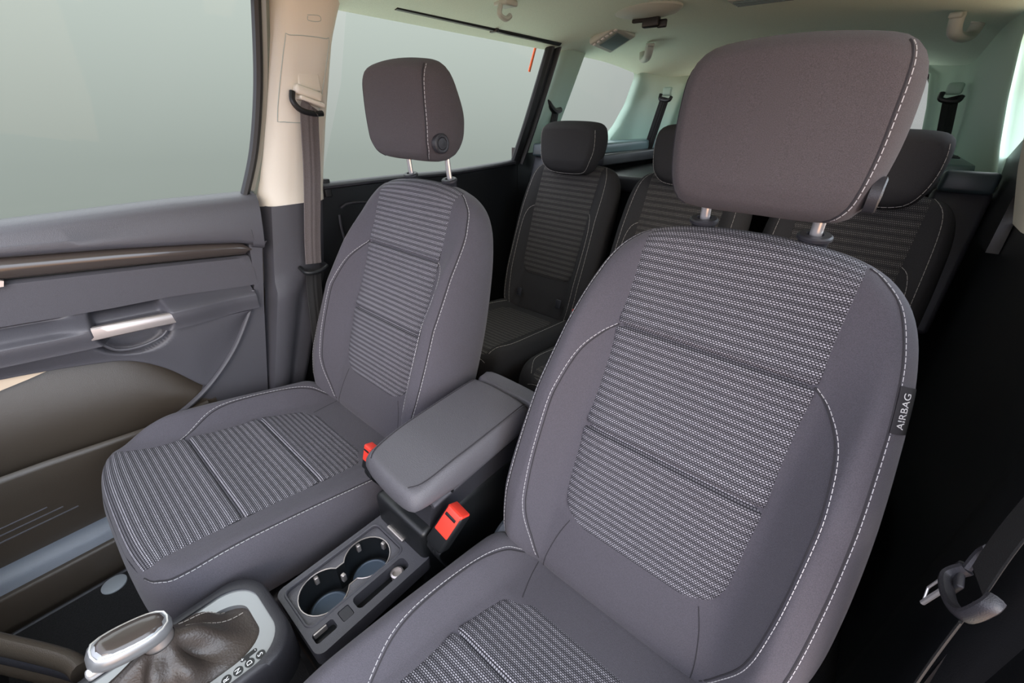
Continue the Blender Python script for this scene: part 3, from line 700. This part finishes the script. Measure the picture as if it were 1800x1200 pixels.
# ================================================================== CENTRE CONSOLE
def rrect(cx, cy, w, h, r, n=5):
    P = []
    for sx_, sy_, a0 in ((1, 1, 0), (-1, 1, 90), (-1, -1, 180), (1, -1, 270)):
        for k in range(n+1):
            a = math.radians(a0+90*k/n); P.append((cx+sx_*(w/2-r)+r*math.cos(a), cy+sy_*(h/2-r)+r*math.sin(a)))
    return P
con = thing('centre_console', (.0, -.2, -H), 'dark plastic centre console with two round cup holders between the front seats', 'console')
def holed_plate(name, outer, holes, z0, z1, mat, parent, Tz=None):
    bm = bmesh.new(); T = Tz or (lambda x, y, z: Vector((x, y, z)))
    def loop(P, z): vs = [bm.verts.new((x, y, z)) for x, y in P]; return vs, [bm.edges.new((vs[i], vs[(i+1) % len(vs)])) for i in range(len(vs))]
    es = []; 
    for P in [outer]+holes: es += loop(P, z1)[1]
    bmesh.ops.triangle_fill(bm, use_beauty=True, edges=es)
    r = bmesh.ops.extrude_face_region(bm, geom=bm.faces[:]); 
    for v in r['geom']:
        if isinstance(v, bmesh.types.BMVert): v.co.z = z0
    bm.verts.index_update(); V = [T(*v.co) for v in bm.verts]; F = [[v.index for v in f.verts] for f in bm.faces]; bm.free()
    return mesh(name, V, F, mat, parent, True, None, 30)
TZ = .012
b = MB(); b.box((0, -.245, -.17), (.150, .235, .18), .01); b.box((0, .0, -.09), (.150, .30, .34), .012); b.build('console_body', M['black'], con)
cup1, cup2 = (-.018, -.3000), (-.018, -.2140)
def cupring(c, r, n=28): return [(c[0]+r*math.cos(2*math.pi*k/n), c[1]+r*math.sin(2*math.pi*k/n)) for k in range(n)]
well = rrect(-.018, -.256, .092, .186, .012)
tray_o = rrect(.049, -.226, .026, .105, .008)
sw1 = rrect(.049, -.296, .022, .020, .003); slot = rrect(.049, -.333, .020, .036, .005)
top = holed_plate('console_top', rrect(.002, -.246, .150, .226, .014), [well, tray_o, sw1, slot], -.02, TZ, M['plastic'], con)
b = MB(); b.tube([(x, y, TZ) for x, y in well+[well[0]]], .0022, 6, cap=False); rm = b.build('well_rim', M['plastic'], con)
# cup-holder insert: peanut shaped rim, walls and pale blue rubber floors
R_ = .0420; d = (cup2[1]-cup1[1])/2
def peanut(r, neck=.028):
    P = []; mid = (cup1[1]+cup2[1])/2; a0 = math.acos(min(1, (d-.008)/r))
    for c, base in ((cup2, -90+0), (cup1, 90)):
        st_ = math.radians(base)+a0; en = math.radians(base)+2*math.pi-a0
        for k in range(25): a = st_+(en-st_)*k/24; P.append((c[0]+r*math.cos(a), c[1]+r*math.sin(a)))
    return P
pn = peanut(R_)
ins = holed_plate('cup_insert', rrect(-.018, -.256, .090, .184, .011), [pn], -.012, .004, M['vinyl'], con)
b = MB(); n_ = len(pn)
V = [(x, y, .004) for x, y in pn]+[(x*.93-.0012, y*.985-.004, -.058) for x, y in pn]; b.add(V, [(k, (k+1) % n_, n_+(k+1) % n_, n_+k) for k in range(n_)]+[tuple(range(n_, 2*n_))]); b.build('cup_wall', M['black'], con)
b = MB(); b.tube([(x, y, .0045) for x, y in pn+[pn[0]]], .0012, 6, cap=False); b.build('cup_rim', M['silver'], con)
for c in (cup1, cup2):
    b = MB(); b.lathe((c[0], c[1], -.0585), [(0, 0), (.034, 0), (.035, .004), (.032, .006), (.030, .0045), (0, .0045)], 32); b.build('cup_floor', M['blue'], con)
    for a in (100, 175):
        a = math.radians(a); b = MB(); b.box((c[0]+.0395*math.cos(a), c[1]+.0395*math.sin(a), -.010), (.008, .008, .018), .002, Matrix.Rotation(a, 3, 'Z').to_euler()); b.build('cup_gripper', M['silver'], con)
b = MB(); b.box((-.012, -.152, TZ+.003), (.050, .008, .005), .002); rs = b.build('roller_handle', M['silver'], con)
b = MB(); b.box((.049, -.226, -.018), (.030, .11, .004), .001); b.build('tray_floor', M['black'], con)
b = MB(); b.prism(rrect(.049, -.296, .020, .018, .003), lambda x, y, z: Vector((x, y, z)), 0, TZ-.001); b.build('blank_switch', M['plastic_d'], con, angle=30)
b = MB(); b.box((.049, -.333, -.006), (.022, .038, .004), .001); b.build('slot_floor', M['black'], con)
b = MB(); b.box((.041, -.337, .006), (.003, .022, .012), .001); b.build('slot_edge', M['silver'], con)
b = MB(); b.lathe((.049, -.195, -.012), [(0, 0), (.011, 0), (.012, .014), (.009, .016), (.008, .010), (0, .010)], 24); b.build('power_socket', M['silver'], con)
# armrest box with padded lid
b = MB(); b.prism([(-.135, -.20), (-.135, .02), (-.120, .125), (.145, .125), (.16, .0), (.16, -.20)], lambda a, z, c: Vector((c, a, z)), -.068, .070); b.build('armrest_box', M['plastic_d'], con, angle=30)
b = MB(); b.tube([(.071, y, z) for y, z in crv([(-.118, .128), (-.09, .130), (.02, .138), (.12, .142)], 5)], .007, 10); b.build('lid_hinge_rail', M['plastic'], con)
b = MB(); b.lathe((.077, -.075, .135), [(0, 0), (.003, 0), (.003, .003), (0, .003)], 12, (1, 0, 0)); b.build('hinge_screw', M['black'], con)
lid_o = [(-.080, -.135), (-.064, -.156), (0, -.166), (.068, -.166), (.087, -.148), (.092, -.08), (.093, .06), (.090, .135), (.07, .150), (0, .153), (-.065, .150), (-.082, .13), (-.084, .0)]
def TL(a, b_, c): return Vector((a-.003, b_, .165+b_*.05+c))
lid = Pillow(lid_o, TL, lambda a, b_: .037+.004*(1-(a/.09)**2)-.010*sst(-.05, -.17, b_), lambda a, b_: .020-.014*sst(-.05, -.15, b_), .017, .008)
lo = lid.build('armrest_lid', M['vinyl'], con)
sb = MB(); sg = MB()
for k, off in ((1, 0), (-1, 0)):
    L = [(k*.0745+.004, .14), (k*.0755+.004, .05), (k*.0745+.004, -.06), (k*.070+.003, -.125), (k*.058+.002, -.150)]
    threads(lo, 'lid_stitching', [lid.p(a, b_, .001) for a, b_ in crv(L, 8)], .0008, M['vinyl']); tuck(lo, 'lid_seam', [lid.p(a-.003*k, b_, -.0002) for a, b_ in crv(L, 8)], .0012)
b = MB(); hp = Pillow([(-.080, .158), (0, .155), (.082, .158), (.090, .17), (.086, .20), (0, .206), (-.080, .20), (-.084, .17)], TL, lambda a, b_: .027, lambda a, b_: .05, .010, .012); hp.build('lid_hinge_cover', M['vinyl'], con)

# gear selector
gs = thing('gear_selector', (-.012, -.52, 0), 'automatic gear selector with chrome-edged knob, leather boot and lettered silver plate', 'gear lever')
GX = -.030
def TG2(x, y, z): return Vector((GX+x, y, .040+z+(-.37-y)*.06))
def egg(w, y0, y1, k=.85, n=10):
    """rounded rectangle, wide at the rear end y1, narrowing towards y0"""
    P = []
    for s_, a0 in ((1, 0), (-1, 90)):
        for i in range(n+1):
            a = math.radians(a0+90*i/n); rx = w*.62; ry = .045; P.append((s_*(w-rx)+rx*math.cos(a), y1-ry+ry*math.sin(a)))
    P += [(-w*k, y0), (w*k, y0)]
    return P
out_o, pl_o2, in_o = egg(.088, -.76, -.365), egg(.073, -.76, -.382), egg(.050, -.70, -.400, .8)
V = []; F = []; n = len(out_o)
rim = []
for sc, z, src in ((1.0, -.06, out_o), (1.0, -.012, out_o), (.985, .006, out_o), (.955, .014, out_o), (None, .013, pl_o2), (None, .006, pl_o2)):
    rim.append([TG2(x, y, z) if sc is None else TG2(x*sc, -.56+(y+.56)*(1-(1-sc)*.5), z) for x, y in src])
loft(list(map(list, zip(*[r_+[r_[0]] for r_ in rim]))), 'console_surround', M['plastic_d'], gs, angle=80)
b = MB(); npl = len(pl_o2)
V = [TG2(x, y, .0095) for x, y in pl_o2]+[TG2(x, y, .0095) for x, y in in_o]+[TG2(x*.97, y, .000) for x, y in in_o]
F = [(k, (k+1) % npl, npl+(k+1) % npl, npl+k) for k in range(npl)]+[(npl+k, npl+(k+1) % npl, 2*npl+(k+1) % npl, 2*npl+k) for k in range(npl)]
b.add(V, F); plate = b.build('shift_plate', M['satin'], gs); plate['label'] = 'silver plate with gear letters'
for ch, x, y in (('S', .0630, -.414), ('D', .0628, -.4285), ('N', .0622, -.443), ('R', .0615, -.4575), ('P', .0605, -.472)):
    b = MB(); b.lathe(TG2(x, y, .0095), [(0, 0), (.0062, 0), (.0062, .0006), (.0, .0006)], 20); b.build('letter_disc', M['black'], plate)
    V, F = text_mesh(ch, .0095, .0002, lambda px, py, pz, x=x, y=y: TG2(x-px, y-py, .0105+pz)); mesh('gear_letter', V, F, M['white'], plate, smooth=False)
b = MB(); b.prism(rrect(.0515, -.4255, .006, .022, .0029), TG2, .0095, .0101); b.prism(rrect(.0555, -.4285, .006, .005, .001), TG2, .0095, .0100); b.build('manual_gate_mark', M['black'], plate, angle=20)
for yy, ch in ((-.4175, '-'), (-.4335, '+')):
    V, F = text_mesh(ch, .008, .0002, lambda px, py, pz, yy=yy: TG2(.0515-px, yy-py, .0105+pz)); mesh('manual_mark', V, F, M['white'], plate, smooth=False)
# leather boot: folds gathered up to the knob collar
cxk, cyk, zk = -.046, -.497, .138
rows = []
npt = 72
ino = resample([np.array(p) for p in in_o]+[np.array(in_o[0])], .001); idx = np.linspace(0, len(ino)-1, npt+1).astype(int)[:-1]; ino = [ino[i] for i in idx]
for j, t in enumerate(np.linspace(0, 1, 22)):
    r_ = []
    for k, (x, y) in enumerate(ino):
        bx, by, bz = TG2(x*.98, y, .002)
        a = math.atan2(by-cyk, bx-cxk); tx, ty, tz = cxk+.020*math.cos(a), cyk+.018*math.sin(a), zk-.022
        u = t**.8; fold = math.sin(math.pi*t)**1.5*(.0085*math.sin(3*a+.9+2.2*t)+.005*math.sin(7*a-1.3*t))
        belly = .010*math.sin(math.pi*t)*(1 if bx > cxk else .2)
        r_.append((bx+(tx-bx)*u+math.cos(a)*fold, by+(ty-by)*u+math.sin(a)*fold, bz+(tz-bz)*(t**1.35)+belly+fold*.8))
    rows.append(r_+[r_[0]])
bo = loft(rows, 'gear_boot', M['leather'], gs, angle=180)
b = MB()
P = [Vector(rows[j][10]) + Vector((.0, .0, .0015)) for j in range(1, 20)]
stitches(b, [tuple(p) for p in P], .0007); P = [Vector(rows[j][13]) + Vector((.0, .0, .0015)) for j in range(1, 20)]; stitches(b, [tuple(p) for p in P], .0007); b.build('boot_stitching', M['thread_rear'], bo)
b = MB(); b.lathe((cxk, cyk, zk-.03), [(0, 0), (.016, 0), (.018, .004), (.016, .012), (.015, .03), (0, .03)], 24); b.build('lever_collar', M['silver'], gs)
# knob
def TK(a, b_, c): q = Vector((a, b_, c))*.86; q = Matrix.Rotation(-.30, 3, 'X') @ q; q = Matrix.Rotation(.10, 3, 'Y') @ q; return q+Vector((cxk, cyk-.012, zk+.005))
ko = [(-.012, .038), (.012, .038), (.024, .020), (.027, -.010), (.024, -.040), (.014, -.056), (-.014, -.056), (-.024, -.040), (-.027, -.010), (-.024, .020)]
kn = Pillow(ko, TK, lambda a, b_: .021, lambda a, b_: .022, .022, .018); knob = kn.build('gear_knob', M['satin'], gs); knob['label'] = 'silver gear knob with dark grip inlay'
ki = Pillow([(x*.80, y*.82-.002) for x, y in ko], lambda a, b_, c: TK(a, b_, kn.f(a, b_)-.003+c), lambda a, b_: .0045, lambda a, b_: .002, .006, .003); ki.build('knob_inlay', M['gloss'], knob)
b = MB(); b.tube([TK(x*.86, y*.88-.002, kn.f(x*.86, y*.88-.002)+.0006) for x, y in kn.o]+[TK(kn.o[0][0]*.86, kn.o[0][1]*.88-.002, kn.f(kn.o[0][0]*.86, kn.o[0][1]*.88-.002)+.0006)], .0013, 6, cap=False); b.build('knob_trim_ring', M['chrome'], knob)
b = MB(); b.box(TK(.012, -.048, -.010), (.012, .020, .014), .004); b.build('release_button', M['chrome'], knob)
# lower dashboard side that reaches down to the console
dl = thing('dashboard', (-.22, -.72, -.1), 'lower edge of dashboard with brown lit ledges beside the gear selector', 'dashboard')
for k, (z, w_, mt) in enumerate(((.045, .030, 'pocket'), (.015, .035, 'plastic_d'), (-.03, .05, 'pocket'))):
    b = MB(); P = crv([(-.50, -.80, z+.02), (-.296, -.672, z+.005), (-.180, -.602, z), (-.142, -.588, z-.004)], 6); b.tube(P, (.020, .012), 12, flat=(0, 0, 1)); b.build('dash_ledge', M[mt], dl)
b = MB(); b.box((-.33, -.80, -.08), (.30, .16, .18), .02); b.build('dash_support', M['black'], dl)
b = MB(); b.prism([(-1.6, -.24), (-1.00, -.24), (-.98, .0), (-.86, .12), (-.84, .28), (-.90, .40), (-1.1, .46), (-1.6, .50)], lambda a, z, c: Vector((c, a, z)), -.74, .70); b.build('unseen_dash_body', M['plastic_d'], dl, angle=25)  # unseen dashboard bulk behind the camera, added to block low front light

# ================================================================== BELTS AND BUCKLES
def buckle(loc, rot, lab, wlen=.10, scale=1.0):
    t = thing('belt_buckle', loc, lab, 'seat belt buckle', 'belt buckles')
    R3 = rot.to_matrix(); L = Vector(loc)
    def place(mbx): mbx.V = [R3 @ (v*scale) + L for v in mbx.V]; return mbx
    b = MB(); b.box((0, 0, 0), (.030, .024, .060), .005); place(b).build('buckle_body', M['black'], t)
    b = MB(); b.box((.0, -.001, .0285), (.0265, .0205, .006), .002); place(b)
    b2 = MB(); b2.box((0, -.0105, .012), (.024, .005, .038), .002); place(b2); b.add(b2.V, b2.F); br = b.build('release_button', M['red'], t); br['label'] = 'red press button'
    b = MB(); b.box((0, -.0138, .021), (.018, .001, .004), .0003); place(b).build('slot', M['black'], t)
    e_ = R3 @ (Vector((0, 0, -.028))*scale)+L; P = crv([e_, e_+(R3 @ Vector((0, 0, -.02)))*.7+Vector((0, 0, -.006)), e_+Vector((0, .015, -wlen))], 6)
    ribbon(P, .026*scale, .003, R3 @ Vector((1, 0, 0))).build('buckle_strap', M['black'], t)
buckle((.104, -.112, .092), (Matrix.Rotation(.25, 3, 'Y') @ Matrix.Rotation(-.6, 3, 'X')).to_euler(), 'red and black belt buckle below the armrest lid beside the nearest seat', .08, 1.35)
buckle((-.124, -.118, .120), Matrix.Rotation(-.3, 3, 'X').to_euler(), 'red belt buckle peeking out left of the padded armrest lid', .06, .9)
buckle((-.225, .82, .085), Matrix.Rotation(.0, 3, 'Z').to_euler(), 'tiny red belt buckle on the rear seats, between two backrests', .08, .8)

# passenger belt: height adjuster, webbing, lower guide
sbp = thing('front_seat_belt', (-.68, .16, .79), 'dark front seat belt hanging down the pale pillar beside the door', 'seat belt')
ap = Vector((-.652, .150, .775))
b = MB(); b.box(ap+Vector((.004, .010, .010)), (.026, .066, .022), .008, Matrix.Rotation(-.30, 3, 'X').to_euler()); b.box(ap+Vector((.006, .012, -.008)), (.030, .062, .010), .004, Matrix.Rotation(-.30, 3, 'X').to_euler()); gd = b.build('belt_guide_cap', M['beige'], sbp)
b = MB(); b.tube([ap+Vector(v) for v in crv([(.004, -.028, .012), (.010, -.034, -.008), (.014, -.022, -.026), (.014, .006, -.034), (.012, .034, -.034)], 6)], .007, 10); b.build('belt_loop', M['black'], sbp)
b = MB(); b.box((-.662, .172, .812), (.02, .055, .045), .004); b.build('adjuster_slider', M['beige'], sbp)
ribbon(crv([ap+Vector((.014, .008, -.018)), (-.638, .148, .735), (-.645, .128, .60), (-.658, .100, .44), (-.665, .090, .365)], 10), .046, .0022, (0, 1, .05)).build('webbing', M['web'], sbp)
b = MB(); b.tube(crv([(-.695, .062, .352), (-.660, .062, .345), (-.654, .092, .343), (-.660, .122, .350), (-.695, .124, .355)], 6), .006, 10); b.build('lower_guide', M['black'], sbp)
ribbon(crv([(-.670, .090, .345), (-.684, .084, .28), (-.690, .06, .05), (-.69, .04, -.15)], 8), .046, .0022, (0, 1, .05)).build('lower_webbing', M['web_d'], sbp)

# driver's belt with its tongue hanging by the dark pillar
sbd = thing('front_seat_belt', (.70, .12, .30), 'black belt with chrome tongue hanging in the dark right of the nearest seat', 'seat belt')
ribbon(crv([(.735, .16, .75), (.712, .105, .62), (.692, .058, .45), (.690, .040, .372)], 10), .048, .0022, (0, 1, -.6)).build('webbing', M['web_d'], sbd)
b = MB(); b.tube(crv([(.692, .074, .352), (.684, .070, .335), (.684, .040, .335), (.686, .010, .352), (.690, .004, .378), (.694, .012, .384)], 6), (.007, .005), 10, flat=(1, 0, 0)); b.tube(crv([(.692, .074, .352), (.694, .080, .372), (.694, .074, .385)], 5), .004, 8); b.build('tongue_grip', M['plastic_d'], sbd)
b = MB(); b.tube([(.688, .086, .272), (.688, .068, .326)], .0026, 8); b.tube([(.688, .098, .285), (.688, .082, .333)], .0014, 8); b.tube([(.688, .098, .285), (.688, .086, .272)], .0012, 8); b.tube([(.688, .082, .333), (.688, .068, .326)], .0012, 8); b.build('tongue', M['chrome'], sbd)
b = MB(); b.box((.690, .072, .338), (.006, .030, .020), .002, Matrix.Rotation(.3, 3, 'X').to_euler()); b.build('tongue_neck', M['plastic_d'], sbd)
ribbon(crv([(.692, .024, .345), (.694, .010, .24), (.705, -.01, .05), (.71, -.02, -.12)], 8), .046, .0022, (.18, .43, -.5)).build('lower_webbing', M['web_d'], sbd)

def rear_belt(A, B, s, lab, capmat):
    t = thing('rear_seat_belt', A, lab, 'seat belt'); A = Vector(A); B = Vector(B)
    b = MB(); b.box(A+Vector((0, 0, .018)), (.05, .03, .04), .010); b.build('belt_guide_cap', capmat, t)
    b = MB(); b.tube(crv([A+Vector((-.03, -.012, .006)), A+Vector((-.026, -.02, -.018)), A+Vector((.02, -.02, -.024)), A+Vector((.03, -.012, -.006))], 5), .009, 8); b.build('belt_loop', M['black'], t)
    ribbon([A+Vector((0, -.022, -.01)), A*.66+B*.34+Vector((0, -.012, 0)), B], .046, .003, (1, .3, 0)).build('webbing', M['web_d'], t)
rear_belt((-.535, 2.08, .845), (-.60, 2.06, .53), -1, 'grey-green rear belt on the far corner trim, left of the nearest headrest', M['sage'])
rear_belt((.590, 2.08, .835), (.66, 2.20, .50), 1, 'rear belt and its guide on the far corner trim, right of the nearest headrest', M['sage'])
t = thing('rear_seat_belt', (-.69, 1.26, .76), 'belt coming out of the narrow pale pillar above the rear seat headrest', 'seat belt')
b = MB(); b.tube(crv([(-.690, 1.215, .800), (-.678, 1.225, .775), (-.672, 1.25, .760), (-.675, 1.29, .765)], 5), .012, 8); b.build('belt_loop', M['black'], t)
ribbon([(-.676, 1.26, .765), (-.675, 1.24, .69), (-.68, 1.22, .55)], .046, .003, (0, 1, 0)).build('webbing', M['web_d'], t)

# ================================================================== ROOF FITTINGS
def on_roof(x, y, d=0): return Vector((x, y, ceil_z(x, y)-d))
gr = []
def grab_handle(x, y, rz, lab):
    t = thing('grab_handle', tuple(on_roof(x, y)), lab, 'grab handle', 'roof grab handles'); q = Matrix.Rotation(rz, 3, 'Z'); o = on_roof(x, y)
    P = [o + q @ Vector(v) for v in crv([(-.075, 0, .004), (-.070, 0, -.020), (-.050, 0, -.040), (0, 0, -.046), (.050, 0, -.040), (.070, 0, -.020), (.075, 0, .004)], 6)]
    b = MB(); b.tube(P, (.017, .012), 12, flat=q @ Vector((0, 1, 0))); b.build('handle_bar', M['rooftrim'], t)
    for k in (-1, 1):
        b = MB(); b.box(o+q @ Vector((k*.078, 0, -.004)), (.034, .030, .014), .005, q.to_euler()); b.build('handle_mount', M['rooftrim'], t)
grab_handle(-.47, 1.62, math.radians(125), 'pale roof grab handle at the left, above the far side window')
grab_handle(.535, 1.50, math.radians(70), 'pale roof grab handle near the top right corner')
o = on_roof(-.46, 1.30)
t = thing('roof_lamp', tuple(o), 'small square reading lamp in the roof lining beside the left grab handle', 'lamp')
q = Matrix.Rotation(-.42, 3, 'Y') @ Matrix.Rotation(-.10, 3, 'X')
def LP(x, y, z): return o+Vector((0, 0, -.012))+q @ Vector((x, y, z))
b = MB(); b.box(LP(0, 0, .004), (.115, .150, .022), .006, q.to_euler()); b.build('lamp_bezel', M['rooftrim'], t)
b = MB(); b.box(LP(.0, .01, -.008), (.078, .095, .006), .002, q.to_euler()); b.build('lamp_lens', M['teal'], t)
for k in range(6): b = MB(); b.box(LP(.045-.018*k, -.060, -.008), (.011, .010, .005), .001, q.to_euler()); b.build('lamp_switch', M['white'], t)
o = on_roof(-.24, 1.10)
t = thing('roof_belt_outlet', tuple(o), 'oval roof housing with a black belt tongue tucked into it', 'seat belt')
b = MB(); b.lathe(o+Vector((0, 0, .012)), [(0, -.032), (.060, -.030), (.098, -.022), (.112, -.012), (.112, .0), (0, .0)], 36, (0, 0, 1), .75); b.build('outlet_cover', M['rooftrim'], t)
b = MB(); b.box(o+Vector((.015, .015, -.030)), (.055, .022, .030), .006); b.box(o+Vector((.050, .02, -.036)), (.030, .012, .022), .004); b.build('belt_tongue', M['black'], t)
b = MB(); b.box(o+Vector((-.028, .012, -.024)), (.040, .014, .010), .003); b.build('stored_webbing', M['web_d'], t)
o = on_roof(-.445, .665)
t = thing('coat_hook', tuple(o), 'small grey coat hook at the roof edge above the side window', 'hook')
b = MB(); b.box(o-Vector((0, 0, .004)), (.05, .05, .014), .005); b.build('hook_plate', M['rooftrim'], t)
b = MB(); b.tube([o+Vector(v) for v in crv([(0, -.02, -.008), (0, -.025, -.03), (0, 0, -.038), (0, .02, -.028)], 5)], .007, 8); b.build('hook_arm', M['rooftrim'], t)
o = on_roof(.08, 1.16)
t = thing('roof_vent', tuple(o), 'slim slatted vent in the roof lining at the top edge', 'vent')
b = MB(); b.box(o-Vector((0, 0, .003)), (.17, .08, .012), .004); b.build('vent_frame', M['rooftrim'], t)
b = MB()
for k in range(4): b.box(o+Vector((0, -.024+.016*k, -.011)), (.145, .006, .005), .001)
b.build('vent_slats', M['teal'], t)

lc = thing('luggage_cover', (0, 1.75, .48), 'black cover panel behind the rear seats below the tailgate window', 'cover')
b = MB(); b.box((0, 1.76, .49), (1.12, .98, .04), .008); b.build('cover_panel', M['black'], lc)
b = MB(); b.box((0, 1.28, .50), (1.12, .04, .06), .012); b.build('cover_housing', M['plastic_d'], lc)
# ================================================================== FLOOR MAT AND OUTSIDE
mt = thing('floor_mat', (-.42, -.55, -H+.005), 'black carpet floor mat in the far footwell with a round grey fastener', 'floor mat')
b = MB(); b.prism(rrect(-.36, -.60, .50, .60, .04), lambda x, y, z: Vector((x, y, z)), -.257, -.247); b.build('mat', M['carpet'], mt)
b = MB(); P = rrect(-.36, -.60, .50, .60, .04); b.tube([(x, y, -.247) for x, y in P+[P[0]]], .004, 6, cap=False); b.build('mat_binding', M['plastic_d'], mt)
b = MB(); b.lathe((-.585, -.575, -.247), [(0, 0), (.024, 0), (.024, .003), (.020, .005), (0, .005)], 28); bb = b.build('mat_fastener', M['disc'], mt)
b = MB(); b.tube([(-.716, 1.118, .895), (-.704, 1.142, .985)], (.006, .004), 8, flat=(0, 1, 0)); o = b.build('orange_exterior_strip', M['orange'], d2); o['label'] = 'small orange strip at the window frame, standing in for orange exterior'  # added strip standing in for a bit of orange exterior

# lift everything so that the floor of the car lies at height zero
for o in C.objects:
    if o.parent is None and o.type in ('MESH', 'EMPTY'): o.location.z += H
